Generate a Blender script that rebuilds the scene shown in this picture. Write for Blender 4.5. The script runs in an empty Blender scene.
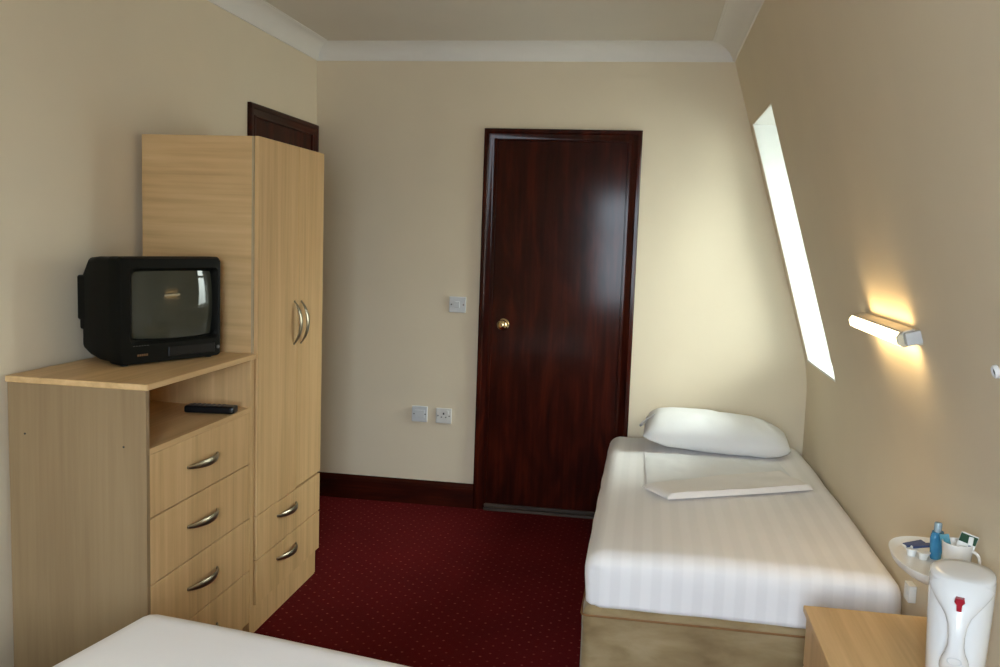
import bpy, bmesh, math, random
from mathutils import Vector, Matrix, noise
random.seed(7)
C = bpy.context.scene.collection
PI = math.pi
R = math.radians

# ------------------------------------------------------------------ materials
def new_mat(name):
    m = bpy.data.materials.new(name); m.use_nodes = True
    nt = m.node_tree; b = nt.nodes['Principled BSDF']
    return m, nt, b

def N(nt, typ, **kw):
    n = nt.nodes.new(typ)
    for k, v in kw.items():
        if k in n.inputs: n.inputs[k].default_value = v
        else: setattr(n, k, v)
    return n

def ramp(nt, fac, stops):
    r = nt.nodes.new('ShaderNodeValToRGB')
    e = r.color_ramp.elements
    while len(e) > 1: e.remove(e[-1])
    e[0].position = stops[0][0]; e[0].color = (*stops[0][1], 1)
    for p, c in stops[1:]:
        x = e.new(p); x.color = (*c, 1)
    nt.links.new(fac, r.inputs['Fac']); return r

def coords(nt, scale=(1, 1, 1), loc=(0, 0, 0), src='Object'):
    t = nt.nodes.new('ShaderNodeTexCoord'); mp = nt.nodes.new('ShaderNodeMapping')
    mp.inputs['Scale'].default_value = scale; mp.inputs['Location'].default_value = loc
    nt.links.new(t.outputs[src], mp.inputs['Vector']); return mp.outputs['Vector']

def bump(nt, b, height, strength=.2, dist=.002):
    n = N(nt, 'ShaderNodeBump', Strength=strength, Distance=dist)
    nt.links.new(height, n.inputs['Height']); nt.links.new(n.outputs['Normal'], b.inputs['Normal'])

def plain(name, col, rough=.5, metal=0, var=.0, nscale=30, bmp=0, coat=0, spec=.5, trans=0):
    m, nt, b = new_mat(name)
    b.inputs['Roughness'].default_value = rough; b.inputs['Metallic'].default_value = metal
    b.inputs['Coat Weight'].default_value = coat; b.inputs['Specular IOR Level'].default_value = spec
    b.inputs['Transmission Weight'].default_value = trans
    v = coords(nt)
    nz = N(nt, 'ShaderNodeTexNoise', Scale=nscale, Detail=4.0); nt.links.new(v, nz.inputs['Vector'])
    lo = tuple(c * (1 - var) for c in col); hi = tuple(min(1, c * (1 + var)) for c in col)
    r = ramp(nt, nz.outputs['Fac'], [(.35, lo), (.65, hi)])
    nt.links.new(r.outputs['Color'], b.inputs['Base Color'])
    if bmp: bump(nt, b, nz.outputs['Fac'], bmp)
    return m

def wood(name, cols, grain='Z', rough=.45, fine=60, along=1.6, coat=0, bscale=9, spec=.5, dist=1.5):
    """vertical or horizontal grained board: noise stretched along the grain"""
    m, nt, b = new_mat(name)
    s1 = {'X': (along, fine, fine), 'Y': (fine, along, fine), 'Z': (fine, fine, along)}[grain]
    s2 = {'X': (along * .5, bscale, bscale), 'Y': (bscale, along * .5, bscale), 'Z': (bscale, bscale, along * .5)}[grain]
    a = N(nt, 'ShaderNodeTexNoise', Scale=1.0, Detail=5.0, Roughness=.6); nt.links.new(coords(nt, s1), a.inputs['Vector'])
    c = N(nt, 'ShaderNodeTexNoise', Scale=1.0, Detail=3.0, Distortion=dist); nt.links.new(coords(nt, s2, (3, 5, 7)), c.inputs['Vector'])
    mx = N(nt, 'ShaderNodeMath', operation='MULTIPLY_ADD'); mx.inputs[1].default_value = .45
    nt.links.new(a.outputs['Fac'], mx.inputs[0])
    m2 = N(nt, 'ShaderNodeMath', operation='MULTIPLY'); m2.inputs[1].default_value = .55
    nt.links.new(c.outputs['Fac'], m2.inputs[0]); nt.links.new(m2.outputs[0], mx.inputs[2])
    r = ramp(nt, mx.outputs[0], [(.32, cols[0]), (.5, cols[1]), (.68, cols[2])])
    nt.links.new(r.outputs['Color'], b.inputs['Base Color'])
    b.inputs['Roughness'].default_value = rough; b.inputs['Coat Weight'].default_value = coat
    b.inputs['Coat Roughness'].default_value = .12; b.inputs['Specular IOR Level'].default_value = spec
    bump(nt, b, a.outputs['Fac'], .08, .001)
    return m

BEECH = [(.51, .318, .142), (.65, .422, .198), (.75, .512, .258)]
SIDE_SHADED = [(.25, .163, .084), (.292, .197, .103), (.333, .228, .122)]  # beech toned down: shade on the chest's near side put into the colour
M = {}
M['wood_z'] = wood('light_wood_vertical', BEECH, 'Z')
M['wood_shaded'] = wood('light_wood_shaded', SIDE_SHADED, 'Z')
M['wood_x'] = wood('light_wood_across', [tuple(q * .98 for q in c) for c in BEECH], 'X')
M['wood_y'] = wood('light_wood_lengthwise', BEECH, 'Y')
M['edge'] = plain('pale_edging', (.46, .36, .22), .5, var=.05)
MAHO = [(.016, .0022, .0008), (.033, .0043, .0014), (.066, .0085, .0025)]
M['maho'] = wood('dark_mahogany', MAHO, 'Z', rough=.45, fine=45, along=2.2, coat=.3, bscale=6, dist=3, spec=.03)
M['maho_x'] = wood('dark_mahogany_across', MAHO, 'X', rough=.4, fine=45, along=2.2, coat=.2, bscale=6, spec=.1)
M['maho_y'] = wood('dark_mahogany_side', MAHO, 'Y', rough=.4, fine=45, along=2.2, coat=.2, bscale=6, spec=.1)
M['threshold'] = wood('worn_threshold', [(.012, .006, .004), (.03, .017, .010), (.12, .08, .055)], 'X', rough=.6, fine=90)
M['wall'] = plain('cream_wall_paint', (.75, .675, .53), .75, var=.012, nscale=6, spec=.25)
# woodchip-like fine texture on the walls
def _wall(name, col):
    m, nt, b = new_mat(name)
    n1 = N(nt, 'ShaderNodeTexNoise', Scale=2.5, Detail=5.0); nt.links.new(coords(nt), n1.inputs['Vector'])
    r = ramp(nt, n1.outputs['Fac'], [(.3, tuple(c * .975 for c in col)), (.7, tuple(c * 1.02 for c in col))])
    nt.links.new(r.outputs['Color'], b.inputs['Base Color'])
    n2 = N(nt, 'ShaderNodeTexNoise', Scale=70.0, Detail=3.0); nt.links.new(coords(nt), n2.inputs['Vector'])
    b.inputs['Roughness'].default_value = .7; b.inputs['Specular IOR Level'].default_value = .3
    bump(nt, b, n2.outputs['Fac'], .12, .002)
    return m
M['wall'] = _wall('cream_wall_paint_textured', (.765, .668, .508))
M['ceiling'] = _wall('ceiling_paint', (.70, .645, .56))
M['cove'] = plain('white_coving_paint', (.79, .765, .72), .6, var=.01, nscale=8)
M['reveal'] = plain('white_reveal_paint', (.86, .87, .84), .5, var=.01)
M['upvc'] = plain('white_window_plastic', (.85, .86, .86), .3, var=.01)
M['white_plastic'] = plain('white_plastic', (.80, .80, .78), .28, var=.01, nscale=5)
M['kettle_white'] = plain('kettle_plastic', (.78, .79, .80), .22, var=.01, nscale=5, coat=.3)
M['china'] = plain('white_china', (.82, .80, .77), .15, var=.01, coat=.3)
M['socket'] = plain('switch_plate_plastic', (.62, .64, .66), .35, var=.02)
M['socket_w'] = plain('socket_plate_white', (.70, .69, .66), .35, var=.02)
M['dark'] = plain('dark_recess', (.02, .02, .02), .6)
M['black'] = plain('black_plastic', (.0045, .0048, .0036), .5, var=.1, nscale=200, bmp=.05, spec=.12)
M['black_gloss'] = plain('black_gloss_plastic', (.006, .006, .007), .3, var=.1, spec=.3)
M['rubber'] = plain('grey_button', (.09, .09, .09), .5)
M['screen'] = plain('tube_glass', (.045, .047, .034), .0, var=.02)
M['orange'] = plain('bronze_print', (.20, .09, .03), .5, var=.1)
M['metal'] = plain('brushed_nickel', (.36, .32, .24), .33, metal=1, var=.06, nscale=80)
M['brass'] = plain('polished_brass', (.78, .60, .33), .18, metal=1, var=.04)
M['screw'] = plain('screw_steel', (.4, .4, .4), .35, metal=1, var=.05)
M['red'] = plain('red_switch_plastic', (.34, .006, .02), .3, var=.05)
M['green'] = plain('green_print', (.006, .05, .022), .5, var=.1)
M['navy'] = plain('navy_print', (.03, .06, .17), .5, var=.2)
M['teal'] = plain('teal_print', (.05, .25, .32), .45, var=.2)
M['pink'] = plain('pink_print', (.45, .16, .2), .5, var=.1)
M['paper'] = plain('white_paper', (.78, .78, .75), .7, var=.02)
M['hook'] = plain('white_enamel', (.8, .8, .8), .3, var=.02)
m, nt, b = new_mat('blue_bottle'); M['blue'] = m
nz = N(nt, 'ShaderNodeTexNoise', Scale=25.0); nt.links.new(coords(nt), nz.inputs['Vector'])
rr = ramp(nt, nz.outputs['Fac'], [(.3, (.06, .30, .55)), (.7, (.12, .42, .68))]); nt.links.new(rr.outputs['Color'], b.inputs['Base Color'])
b.inputs['Transmission Weight'].default_value = .35; b.inputs['Roughness'].default_value = .1; b.inputs['IOR'].default_value = 1.35
m, nt, b = new_mat('clear_blue_cap'); M['cap'] = m
nz = N(nt, 'ShaderNodeTexNoise', Scale=25.0); nt.links.new(coords(nt), nz.inputs['Vector'])
rr = ramp(nt, nz.outputs['Fac'], [(.3, (.40, .55, .65)), (.7, (.50, .65, .74))]); nt.links.new(rr.outputs['Color'], b.inputs['Base Color'])
b.inputs['Transmission Weight'].default_value = .4; b.inputs['Roughness'].default_value = .15

def glass(name):
    """thin window glass: clear with a faint mirror reflection"""
    m, nt, b = new_mat(name)
    nt.nodes.remove(b); out = nt.nodes['Material Output']
    t = N(nt, 'ShaderNodeBsdfTransparent'); t.inputs['Color'].default_value = (.94, .96, .95, 1)
    g = N(nt, 'ShaderNodeBsdfGlossy', Roughness=0.0); f = N(nt, 'ShaderNodeFresnel', IOR=1.45); mx = N(nt, 'ShaderNodeMixShader')
    nt.links.new(f.outputs[0], mx.inputs[0]); nt.links.new(t.outputs[0], mx.inputs[1]); nt.links.new(g.outputs[0], mx.inputs[2])
    nt.links.new(mx.outputs[0], out.inputs['Surface'])
    return m
M['glass'] = glass('window_glass')

def lampmat():
    m, nt, b = new_mat('lit_diffuser')
    b.inputs['Base Color'].default_value = (.9, .85, .7, 1); b.inputs['Roughness'].default_value = .3
    nz = N(nt, 'ShaderNodeTexNoise', Scale=3.0); nt.links.new(coords(nt), nz.inputs['Vector'])
    rr = ramp(nt, nz.outputs['Fac'], [(.3, (1, .78, .42)), (.7, (1, .82, .50))])
    nt.links.new(rr.outputs['Color'], b.inputs['Emission Color']); b.inputs['Emission Strength'].default_value = 3.0
    return m
M['diffuser'] = lampmat()
M['clear_end'] = plain('diffuser_end', (.75, .68, .5), .3, var=.02)
M['lamp_top'] = plain('lamp_housing', (.62, .58, .50), .4, var=.02)

def carpet():
    m, nt, b = new_mat('red_dotted_carpet')
    # staggered lattice of small woven dots: distance to nearest node of two offset grids
    def dots(off, rad):
        v = coords(nt, (1 / .062, 1 / .062, 0), off)
        nzw = N(nt, 'ShaderNodeTexNoise', Scale=9.0); nt.links.new(coords(nt), nzw.inputs['Vector'])
        fr = N(nt, 'ShaderNodeVectorMath', operation='FRACTION'); nt.links.new(v, fr.inputs[0])
        sb = N(nt, 'ShaderNodeVectorMath', operation='SUBTRACT'); sb.inputs[1].default_value = (.5, .5, 0); nt.links.new(fr.outputs[0], sb.inputs[0])
        ln = N(nt, 'ShaderNodeVectorMath', operation='LENGTH'); nt.links.new(sb.outputs[0], ln.inputs[0])
        lt = N(nt, 'ShaderNodeMapRange'); lt.inputs['From Min'].default_value = rad * 1.3; lt.inputs['From Max'].default_value = rad * .6
        nt.links.new(ln.outputs['Value'], lt.inputs['Value']); return lt.outputs[0]
    a = dots((100, 100, 0), .075); c = dots((100.5, 100.5, 0), .075)
    mx = N(nt, 'ShaderNodeMath', operation='MAXIMUM'); nt.links.new(a, mx.inputs[0]); nt.links.new(c, mx.inputs[1])
    nz = N(nt, 'ShaderNodeTexNoise', Scale=500.0, Detail=2.0); nt.links.new(coords(nt), nz.inputs['Vector'])
    n2 = N(nt, 'ShaderNodeTexNoise', Scale=3.0, Detail=3.0); nt.links.new(coords(nt), n2.inputs['Vector'])
    n3 = N(nt, 'ShaderNodeTexNoise', Scale=45.0, Detail=2.0); nt.links.new(coords(nt), n3.inputs['Vector'])
    pile = ramp(nt, nz.outputs['Fac'], [(.3, (.075, .003, .004)), (.7, (.135, .006, .0065))])
    wear = ramp(nt, n2.outputs['Fac'], [(.3, (.85, .85, .85)), (.7, (1, 1, 1))])
    mu = N(nt, 'ShaderNodeMixRGB', blend_type='MULTIPLY', Fac=1.0); nt.links.new(pile.outputs[0], mu.inputs[1]); nt.links.new(wear.outputs[0], mu.inputs[2])
    fv = N(nt, 'ShaderNodeMapRange'); fv.inputs['From Min'].default_value = .35; fv.inputs['From Max'].default_value = .6
    nt.links.new(n3.outputs['Fac'], fv.inputs['Value'])
    mm = N(nt, 'ShaderNodeMath', operation='MULTIPLY'); nt.links.new(mx.outputs[0], mm.inputs[0]); nt.links.new(fv.outputs[0], mm.inputs[1])
    mix = N(nt, 'ShaderNodeMixRGB'); nt.links.new(mm.outputs[0], mix.inputs[0]); nt.links.new(mu.outputs[0], mix.inputs[1]); mix.inputs[2].default_value = (.27, .06, .045, 1)
    nt.links.new(mix.outputs[0], b.inputs['Base Color']); b.inputs['Roughness'].default_value = .95
    b.inputs['Specular IOR Level'].default_value = .1
    bump(nt, b, nz.outputs['Fac'], .4, .003)
    return m
M['carpet'] = carpet()

def sheet_mat(name, col, stripes=True, axis=0):
    m, nt, b = new_mat(name)
    b.inputs['Roughness'].default_value = .75; b.inputs['Sheen Weight'].default_value = .1
    b.inputs['Specular IOR Level'].default_value = .3
    if stripes:
        s = [0, 0, 0]; s[axis] = 1 / .065
        v = coords(nt, tuple(s))
        sep = nt.nodes.new('ShaderNodeSeparateXYZ'); nt.links.new(v, sep.inputs[0])
        fr = N(nt, 'ShaderNodeMath', operation='FRACT'); nt.links.new(sep.outputs[axis], fr.inputs[0])
        st = N(nt, 'ShaderNodeMath', operation='PINGPONG'); st.inputs[1].default_value = .5; nt.links.new(fr.outputs[0], st.inputs[0])
        r = ramp(nt, st.outputs[0], [(.2, tuple(c * .95 for c in col)), (.3, col)])
        nt.links.new(r.outputs['Color'], b.inputs['Base Color'])
        r2 = ramp(nt, st.outputs[0], [(.2, (.45, .45, .45)), (.3, (.8, .8, .8))])
        nt.links.new(r2.outputs['Color'], b.inputs['Roughness'])
    else:
        nz = N(nt, 'ShaderNodeTexNoise', Scale=4.0); nt.links.new(coords(nt), nz.inputs['Vector'])
        r = ramp(nt, nz.outputs['Fac'], [(.3, tuple(c * .97 for c in col)), (.7, col)])
        nt.links.new(r.outputs['Color'], b.inputs['Base Color'])
    n2 = N(nt, 'ShaderNodeTexNoise', Scale=14.0, Detail=3.0); nt.links.new(coords(nt), n2.inputs['Vector'])
    bump(nt, b, n2.outputs['Fac'], .25, .006)
    return m
M['sheet'] = sheet_mat('white_striped_sheet', (.92, .90, .90))
M['linen'] = sheet_mat('white_linen', (.84, .84, .85), False)
M['towel'] = sheet_mat('white_towel', (.90, .865, .84), False)
M['plain_sheet'] = sheet_mat('plain_white_sheet', (.92, .88, .865), False)
M['mattress'] = plain('mattress_ticking', (.60, .56, .50), .8, var=.05)
def divan():
    m, nt, b = new_mat('gold_divan_fabric')
    nz = N(nt, 'ShaderNodeTexNoise', Scale=1.0, Detail=5.0, Distortion=.3); nt.links.new(coords(nt, (5, 5, 13)), nz.inputs['Vector'])
    r = ramp(nt, nz.outputs['Fac'], [(.32, (.19, .12, .048)), (.5, (.27, .188, .084)), (.68, (.36, .265, .14))])
    nt.links.new(r.outputs['Color'], b.inputs['Base Color']); b.inputs['Roughness'].default_value = .7
    b.inputs['Sheen Weight'].default_value = .2
    bump(nt, b, nz.outputs['Fac'], .5, .01); return m
M['divan'] = divan()
M['piping'] = plain('orange_piping', (.24, .11, .035), .7, var=.1)

# ------------------------------------------------------------------ mesh helpers
def obj(name, bm, mat, parent=None, smooth=False, loc=None, kind=None):
    """links bm as ONE mesh object. bm is in the parent's frame (or, top-level, world coordinates with loc as origin)"""
    if loc is not None: bmesh.ops.translate(bm, verts=bm.verts, vec=-Vector(loc))
    bmesh.ops.recalc_face_normals(bm, faces=bm.faces)
    me = bpy.data.meshes.new(name); bm.to_mesh(me); bm.free()
    if isinstance(mat, (list, tuple)):
        for x in mat: me.materials.append(M[x])
    else: me.materials.append(M[mat])
    if smooth:
        me.polygons.foreach_set('use_smooth', [True] * len(me.polygons))
        try: me.set_sharp_from_angle(angle=R(smooth if smooth is not True else 40))
        except Exception: pass
    o = bpy.data.objects.new(name, me); C.objects.link(o)
    if loc is not None: o.location = loc
    if parent is not None: o.parent = parent
    if kind: o['kind'] = kind
    return o

def tag(o, label, cat, group=None):
    o['label'] = label; o['category'] = cat
    if group: o['group'] = group
    return o

def thing(name, label, cat, loc=(0, 0, 0), rot=(0, 0, 0), group=None):
    o = bpy.data.objects.new(name, None); C.objects.link(o)
    o.location = loc; o.rotation_euler = rot; o.empty_display_size = .1
    return tag(o, label, cat, group)

def part(name, bm, mat, root, **kw):
    """part given in world coordinates for an unrotated root"""
    bmesh.ops.translate(bm, verts=bm.verts, vec=-Vector(root.location))
    return obj(name, bm, mat, root, **kw)

def box(bm, x0, x1, y0, y1, z0, z1, bev=0, seg=2, mi=0):
    r = bmesh.ops.create_cube(bm, size=1.0); vs = r['verts']
    for v in vs:
        v.co = Vector(((x0 + x1) / 2 + v.co.x * (x1 - x0), (y0 + y1) / 2 + v.co.y * (y1 - y0), (z0 + z1) / 2 + v.co.z * (z1 - z0)))
    fs = set(f for v in vs for f in v.link_faces)
    for f in fs: f.material_index = mi
    if bev:
        es = list({e for v in vs for e in v.link_edges})
        bmesh.ops.bevel(bm, geom=es, offset=bev, segments=seg, profile=.5, affect='EDGES')
    return bm

def B(*a, **k): return box(bmesh.new(), *a, **k)

def softbox(x0, x1, y0, y1, z0, z1, r, step=.03, disp=None, rb=None):
    """finely gridded rounded box whose vertices may be displaced (mattresses, cloth)"""
    bm = bmesh.new(); nx = max(2, int((x1 - x0) / step)); ny = max(2, int((y1 - y0) / step)); nz_ = max(4, int((z1 - z0) / (step * .5)))
    idx = {}
    def V(i, j, k):
        key = (i, j, k)
        if key not in idx:
            p = Vector((x0 + (x1 - x0) * i / nx, y0 + (y1 - y0) * j / ny, z0 + (z1 - z0) * k / nz_))
            q = Vector((min(max(p.x, x0 + r), x1 - r), min(max(p.y, y0 + r), y1 - r), min(max(p.z, z0 + r), z1 - r)))
            d = p - q
            if rb and p.z < z0 + r:       # tighter lower edge
                q = Vector((q.x, q.y, max(p.z, z0 + rb))); d = p - q
                e = Vector((d.x, d.y, 0)); 
                if e.length > 1e-6: e = e.normalized() * (r - rb * (1 - math.cos(min(1, max(0, z0 + rb - p.z) / rb) * PI / 2)))
                p = Vector((q.x, q.y, p.z)) + e; d = e if e.length > 1e-6 else Vector((0, 0, -1))
            elif d.length > 1e-6: p = q + d.normalized() * r
            if disp: p = p + disp(p, (d.normalized() if d.length > 1e-6 else Vector((0, 0, 1))))
            idx[key] = bm.verts.new(p)
        return idx[key]
    for i in range(nx):
        for j in range(ny):
            for k in (0, nz_): bm.faces.new([V(i, j, k), V(i + 1, j, k), V(i + 1, j + 1, k), V(i, j + 1, k)])
    for i in range(nx):
        for k in range(nz_):
            for j in (0, ny): bm.faces.new([V(i, j, k), V(i + 1, j, k), V(i + 1, j, k + 1), V(i, j, k + 1)])
    for j in range(ny):
        for k in range(nz_):
            for i in (0, nx): bm.faces.new([V(i, j, k), V(i, j + 1, k), V(i, j + 1, k + 1), V(i, j, k + 1)])
    return bm

def loft(rings, close=True, cap=True, bm=None):
    bm = bm or bmesh.new(); rows = [[bm.verts.new(p) for p in r] for r in rings]; n = len(rows[0])
    for a, b_ in zip(rows, rows[1:]):
        for i in range(n if close else n - 1):
            j = (i + 1) % n; bm.faces.new([a[i], a[j], b_[j], b_[i]])
    if cap: bm.faces.new(rows[0]); bm.faces.new(rows[-1][::-1])
    return bm

def ring(cx, cy, z, rx, ry, n=32, p=2.0):
    out = []
    for i in range(n):
        a = 2 * PI * i / n; c, s = math.cos(a), math.sin(a)
        out.append(Vector((cx + rx * math.copysign(abs(c) ** (2 / p), c), cy + ry * math.copysign(abs(s) ** (2 / p), s), z)))
    return out

def lathe(prof, cx=0, cy=0, n=32, bm=None, cap=True):
    return loft([ring(cx, cy, z, max(r, 1e-4), max(r, 1e-4), n) for r, z in prof], cap=cap, bm=bm)

def tube(pts, rad, n=8, bm=None, flat=1.0, up=Vector((0, 0, 1))):
    """swept rod; rad may be a function of t; flat squashes across 'up' """
    rings = []; pts = [Vector(p) for p in pts]; L = len(pts) - 1
    for i, p in enumerate(pts):
        t = (pts[min(i + 1, L)] - pts[max(i - 1, 0)]).normalized()
        s = t.cross(up); s = s.normalized() if s.length > 1e-4 else Vector((1, 0, 0)); w = s.cross(t)
        rr = rad(i / L) if callable(rad) else rad
        rings.append([p + s * math.cos(a) * rr * flat + w * math.sin(a) * rr for a in [2 * PI * k / n for k in range(n)]])
    return loft(rings, bm=bm)

def cyl(bm, c, axis, r, h, n=20):
    """cylinder along an axis from c"""
    ax = Vector(axis).normalized(); u = ax.orthogonal().normalized(); w = ax.cross(u); c = Vector(c)
    return loft([[c + ax * t + (u * math.cos(a) + w * math.sin(a)) * r for a in [2 * PI * k / n for k in range(n)]] for t in (0, h)], bm=bm)

def prism(poly, axis, a0, a1, bm=None):
    """extrude a 2D polygon: axis 'X' poly=(y,z); 'Y' poly=(x,z); 'Z' poly=(x,y)"""
    f = {'X': lambda p, a: Vector((a, p[0], p[1])), 'Y': lambda p, a: Vector((p[0], a, p[1])), 'Z': lambda p, a: Vector((p[0], p[1], a))}[axis]
    return loft([[f(p, a) for p in poly] for a in (a0, a1)], bm=bm)

def quad(bm, pts, mi=0):
    f = bm.faces.new([bm.verts.new(p) for p in pts]); f.material_index = mi; return f

# ------------------------------------------------------------------ room measures (metres)
ZC, CEIL = 2.406, 2.492          # bottom of coving, ceiling
KX, KZ = 2.660, .859             # foot of the sloping wall
TX = 2.2016                      # slope at z = ZC
SL = (KX - TX) / (ZC - KZ)
RB = .13                          # half height of the soft bend between knee wall and slope
def sx(z):
    if z <= KZ - RB: return KX
    if z >= KZ + RB: return KX - (z - KZ) * SL
    return KX - SL * (z - KZ + RB) ** 2 / (4 * RB)
YR = -5.45                       # wall behind the camera
XT = sx(CEIL)
T = .12

obj('floor', B(-T, KX + T, YR - T, T, -.1, 0), 'carpet', kind='structure')
obj('ceiling', B(-T, XT + .25, YR - T, T, CEIL, CEIL + .1), 'ceiling', kind='structure')
obj('wall_left', B(-T, 0, YR, 0, 0, CEIL), 'wall', kind='structure')
# back wall with the profile of the sloping side
obj('wall_back', prism([(-T, 0), (KX + T, 0), (KX + T, KZ), (XT + T, CEIL), (-T, CEIL)], 'Y', 0, T), 'wall', kind='structure')
# rear wall (behind the camera) with a window hole
WX0, WX1, WZ0, WZ1 = 1.22, 2.10, .75, 2.05
bm = bmesh.new()
box(bm, -T, WX0, YR - T, YR, 0, CEIL); box(bm, WX1, KX + T, YR - T, YR, 0, CEIL)
box(bm, WX0, WX1, YR - T, YR, 0, WZ0); box(bm, WX0, WX1, YR - T, YR, WZ1, CEIL)
obj('wall_rear', bm, 'wall', kind='structure')

# right wall: knee wall, then slope, with the dormer opening
DY0, DY1, DZ0, DZ1, DX = -.775, -.09, .932, 2.09, 2.86
EY0, EY1 = -5.15, -4.45          # added dormer of the same height, unseen behind the camera, for fill light
def zs(z0, z1):
    out = [z0] + [KZ - RB + 2 * RB * k / 8 for k in range(9) if z0 < KZ - RB + 2 * RB * k / 8 < z1] + [z1]
    return out
bm = bmesh.new()
def slab(y0, y1, z0, z1):
    Z = zs(z0, z1)
    prism([(sx(z), z) for z in Z] + [(sx(z) + T, z) for z in reversed(Z)], 'Y', y0, y1, bm)
for ya, yb in ((YR, EY0), (EY1, DY0), (DY1, 0)): slab(ya, yb, 0, CEIL)
for ya, yb in ((EY0, EY1), (DY0, DY1)): slab(ya, yb, 0, DZ0); slab(ya, yb, DZ1, CEIL)
bmesh.ops.remove_doubles(bm, verts=bm.verts, dist=.0005)
obj('wall_right', bm, 'wall', kind='structure', smooth=20)

# dormer window: white cheeks, head and sill, frame with two panes
def dormer(name, DY0, DY1, DX):
    bm = bmesh.new(); e = .004; t = .05
    for ya, yb in ((DY1 - e, DY1 + t), (DY0 - t, DY0 + e)):
        prism([(sx(DZ0) + e, DZ0), (DX + .06, DZ0), (DX + .06, DZ1), (sx(DZ1) + e, DZ1)], 'Y', ya, yb, bm)
    prism([(sx(DZ0 - .008) - .001, DZ0 - .008), (DX + .06, DZ0 - .008), (DX + .06, DZ0 + e), (sx(DZ0) - .003, DZ0 + e)], 'Y', DY0 - e, DY1 + e, bm)
    prism([(sx(DZ1) + e, DZ1 - e), (DX + .06, DZ1 - e), (DX + .06, DZ1 + t), (sx(DZ1) + T, DZ1 + t)], 'Y', DY0, DY1, bm)
    w = obj(name, bm, 'reveal', kind='structure')
    f = bmesh.new(); a, b_ = DX, DX + .05
    box(f, a, b_, DY0, DY0 + .05, DZ0, DZ1); box(f, a, b_, DY1 - .05, DY1, DZ0, DZ1)
    box(f, a, b_, DY0, DY1, DZ0, DZ0 + .05); box(f, a, b_, DY0, DY1, DZ1 - .05, DZ1)
    box(f, a, b_, DY0, DY1, 1.62, 1.67)
    obj('window_frame', f, 'upvc', w)
    obj('window_pane', B(a + .02, a + .026, DY0 + .05, DY1 - .05, DZ0 + .05, 1.62), 'glass', w)
    obj('window_pane', B(a + .02, a + .026, DY0 + .05, DY1 - .05, 1.67, DZ1 - .05), 'glass', w)
dormer('window_1', DY0, DY1, 2.87); dormer('added_fill_window', EY0, EY1, DX)
def window_2():
    f = bmesh.new(); a, b_ = YR - .08, YR - .03
    box(f, WX0, WX0 + .05, a, b_, WZ0, WZ1); box(f, WX1 - .05, WX1, a, b_, WZ0, WZ1)
    box(f, WX0, WX1, a, b_, WZ0, WZ0 + .05); box(f, WX0, WX1, a, b_, WZ1 - .05, WZ1)
    box(f, WX0, WX1, a, b_, 1.53, 1.57); box(f, 1.64, 1.69, a, b_, WZ0, WZ1)
    w = obj('window_2', f, 'upvc', kind='structure')
    obj('window_pane', B(WX0 + .05, WX1 - .05, a + .02, a + .026, WZ0 + .05, WZ1 - .05), 'glass', w)
window_2()

# coving: concave quarter with a small step each side
def cove_profile():
    pr, dr = .095, CEIL - ZC     # projection, drop
    pts = [(0, -dr), (.008, -dr)]
    for i in range(9):
        a = (PI / 2) * i / 8
        pts.append((.010 + (pr - .02) * (1 - math.cos(a)), -dr + .006 + (dr - .012) * math.sin(a)))
    pts += [(pr - .008, 0 - .004), (pr, -.004), (pr, 0), (0, 0)]
    return pts
P = cove_profile()
bm = loft([[Vector((p[0], y + (-p[0] if y == 0 else 0), CEIL + p[1])) for p in P] for y in (YR, 0)]); obj('trim_1', bm, 'cove', smooth=30, kind='structure')
bm = loft([[Vector(((p[0] if s == 0 else sx(CEIL + p[1]) - p[0]), -p[0], CEIL + p[1])) for p in P] for s in (0, 1)]); obj('trim_2', bm, 'cove', smooth=30, kind='structure')
bm = loft([[Vector((sx(CEIL + p[1]) - p[0], y + (-p[0] if y == 0 else 0), CEIL + p[1])) for p in P] for y in (YR, 0)]); obj('trim_3', bm, 'cove', smooth=30, kind='structure')

# baseboards
BH = .134
BP = [(0, 0), (.018, 0), (.018, BH - .03), (.014, BH - .024), (.014, BH - .018), (.009, BH - .008), (.005, BH), (0, BH)]
DXL, DXR, DH = .9363, 1.761, 2.06
def base_back(x0, x1): return loft([[Vector((x, -p[0], p[1])) for p in BP] for x in (x0, x1)])
obj('baseboard_back', base_back(0, DXL), 'maho_x', smooth=25, kind='structure')
obj('baseboard_right', base_back(DXR, KX), 'maho_x', smooth=25, kind='structure')
obj('baseboard_left', loft([[Vector((p[0], y, p[1])) for p in BP] for y in (YR, -.835)]), 'maho_y', smooth=25, kind='structure')
obj('baseboard_side', loft([[Vector((KX - p[0], y, p[1])) for p in BP] for y in (YR, -.02)]), 'maho_y', smooth=25, kind='structure')

# ------------------------------------------------------------------ doors
AW = .056
AP = [(0, 0), (0, .016), (.006, .020), (.020, .020), (.026, .015), (.036, .013), (.044, .010), (AW, .008), (AW, 0)]   # across, out
def architrave(x0, x1, h, f):
    """mitred moulded surround; f maps (across, height, out) to a point"""
    rows = []
    for (cx, s, top) in ((x0, 1, 0), (x0, 1, 1), (x1, -1, 1), (x1, -1, 0)):
        rows.append([f(cx + s * a, (h - a) if top else 0, o) for a, o in AP])
    return loft(rows)
fb = lambda a, z, o: Vector((a, -o - .001, z))
leaf_x0, leaf_x1, leaf_h = 1.010, 1.690, 1.998
d = obj('door_1', B(leaf_x0, leaf_x1, -.006, .0, .042, leaf_h, .002), 'maho', kind='structure')
bm = bmesh.new()
for (a, b_, c, e) in ((DXL + AW - .002, leaf_x0 - .003, 0, leaf_h + .012), (leaf_x1 + .003, DXR - AW + .002, 0, leaf_h + .012)):
    box(bm, a, b_, -.012, 0, c, e, .002)
box(bm, DXL + AW - .002, DXR - AW + .002, -.012, 0, leaf_h + .003, DH - AW + .002, .002)
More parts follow.
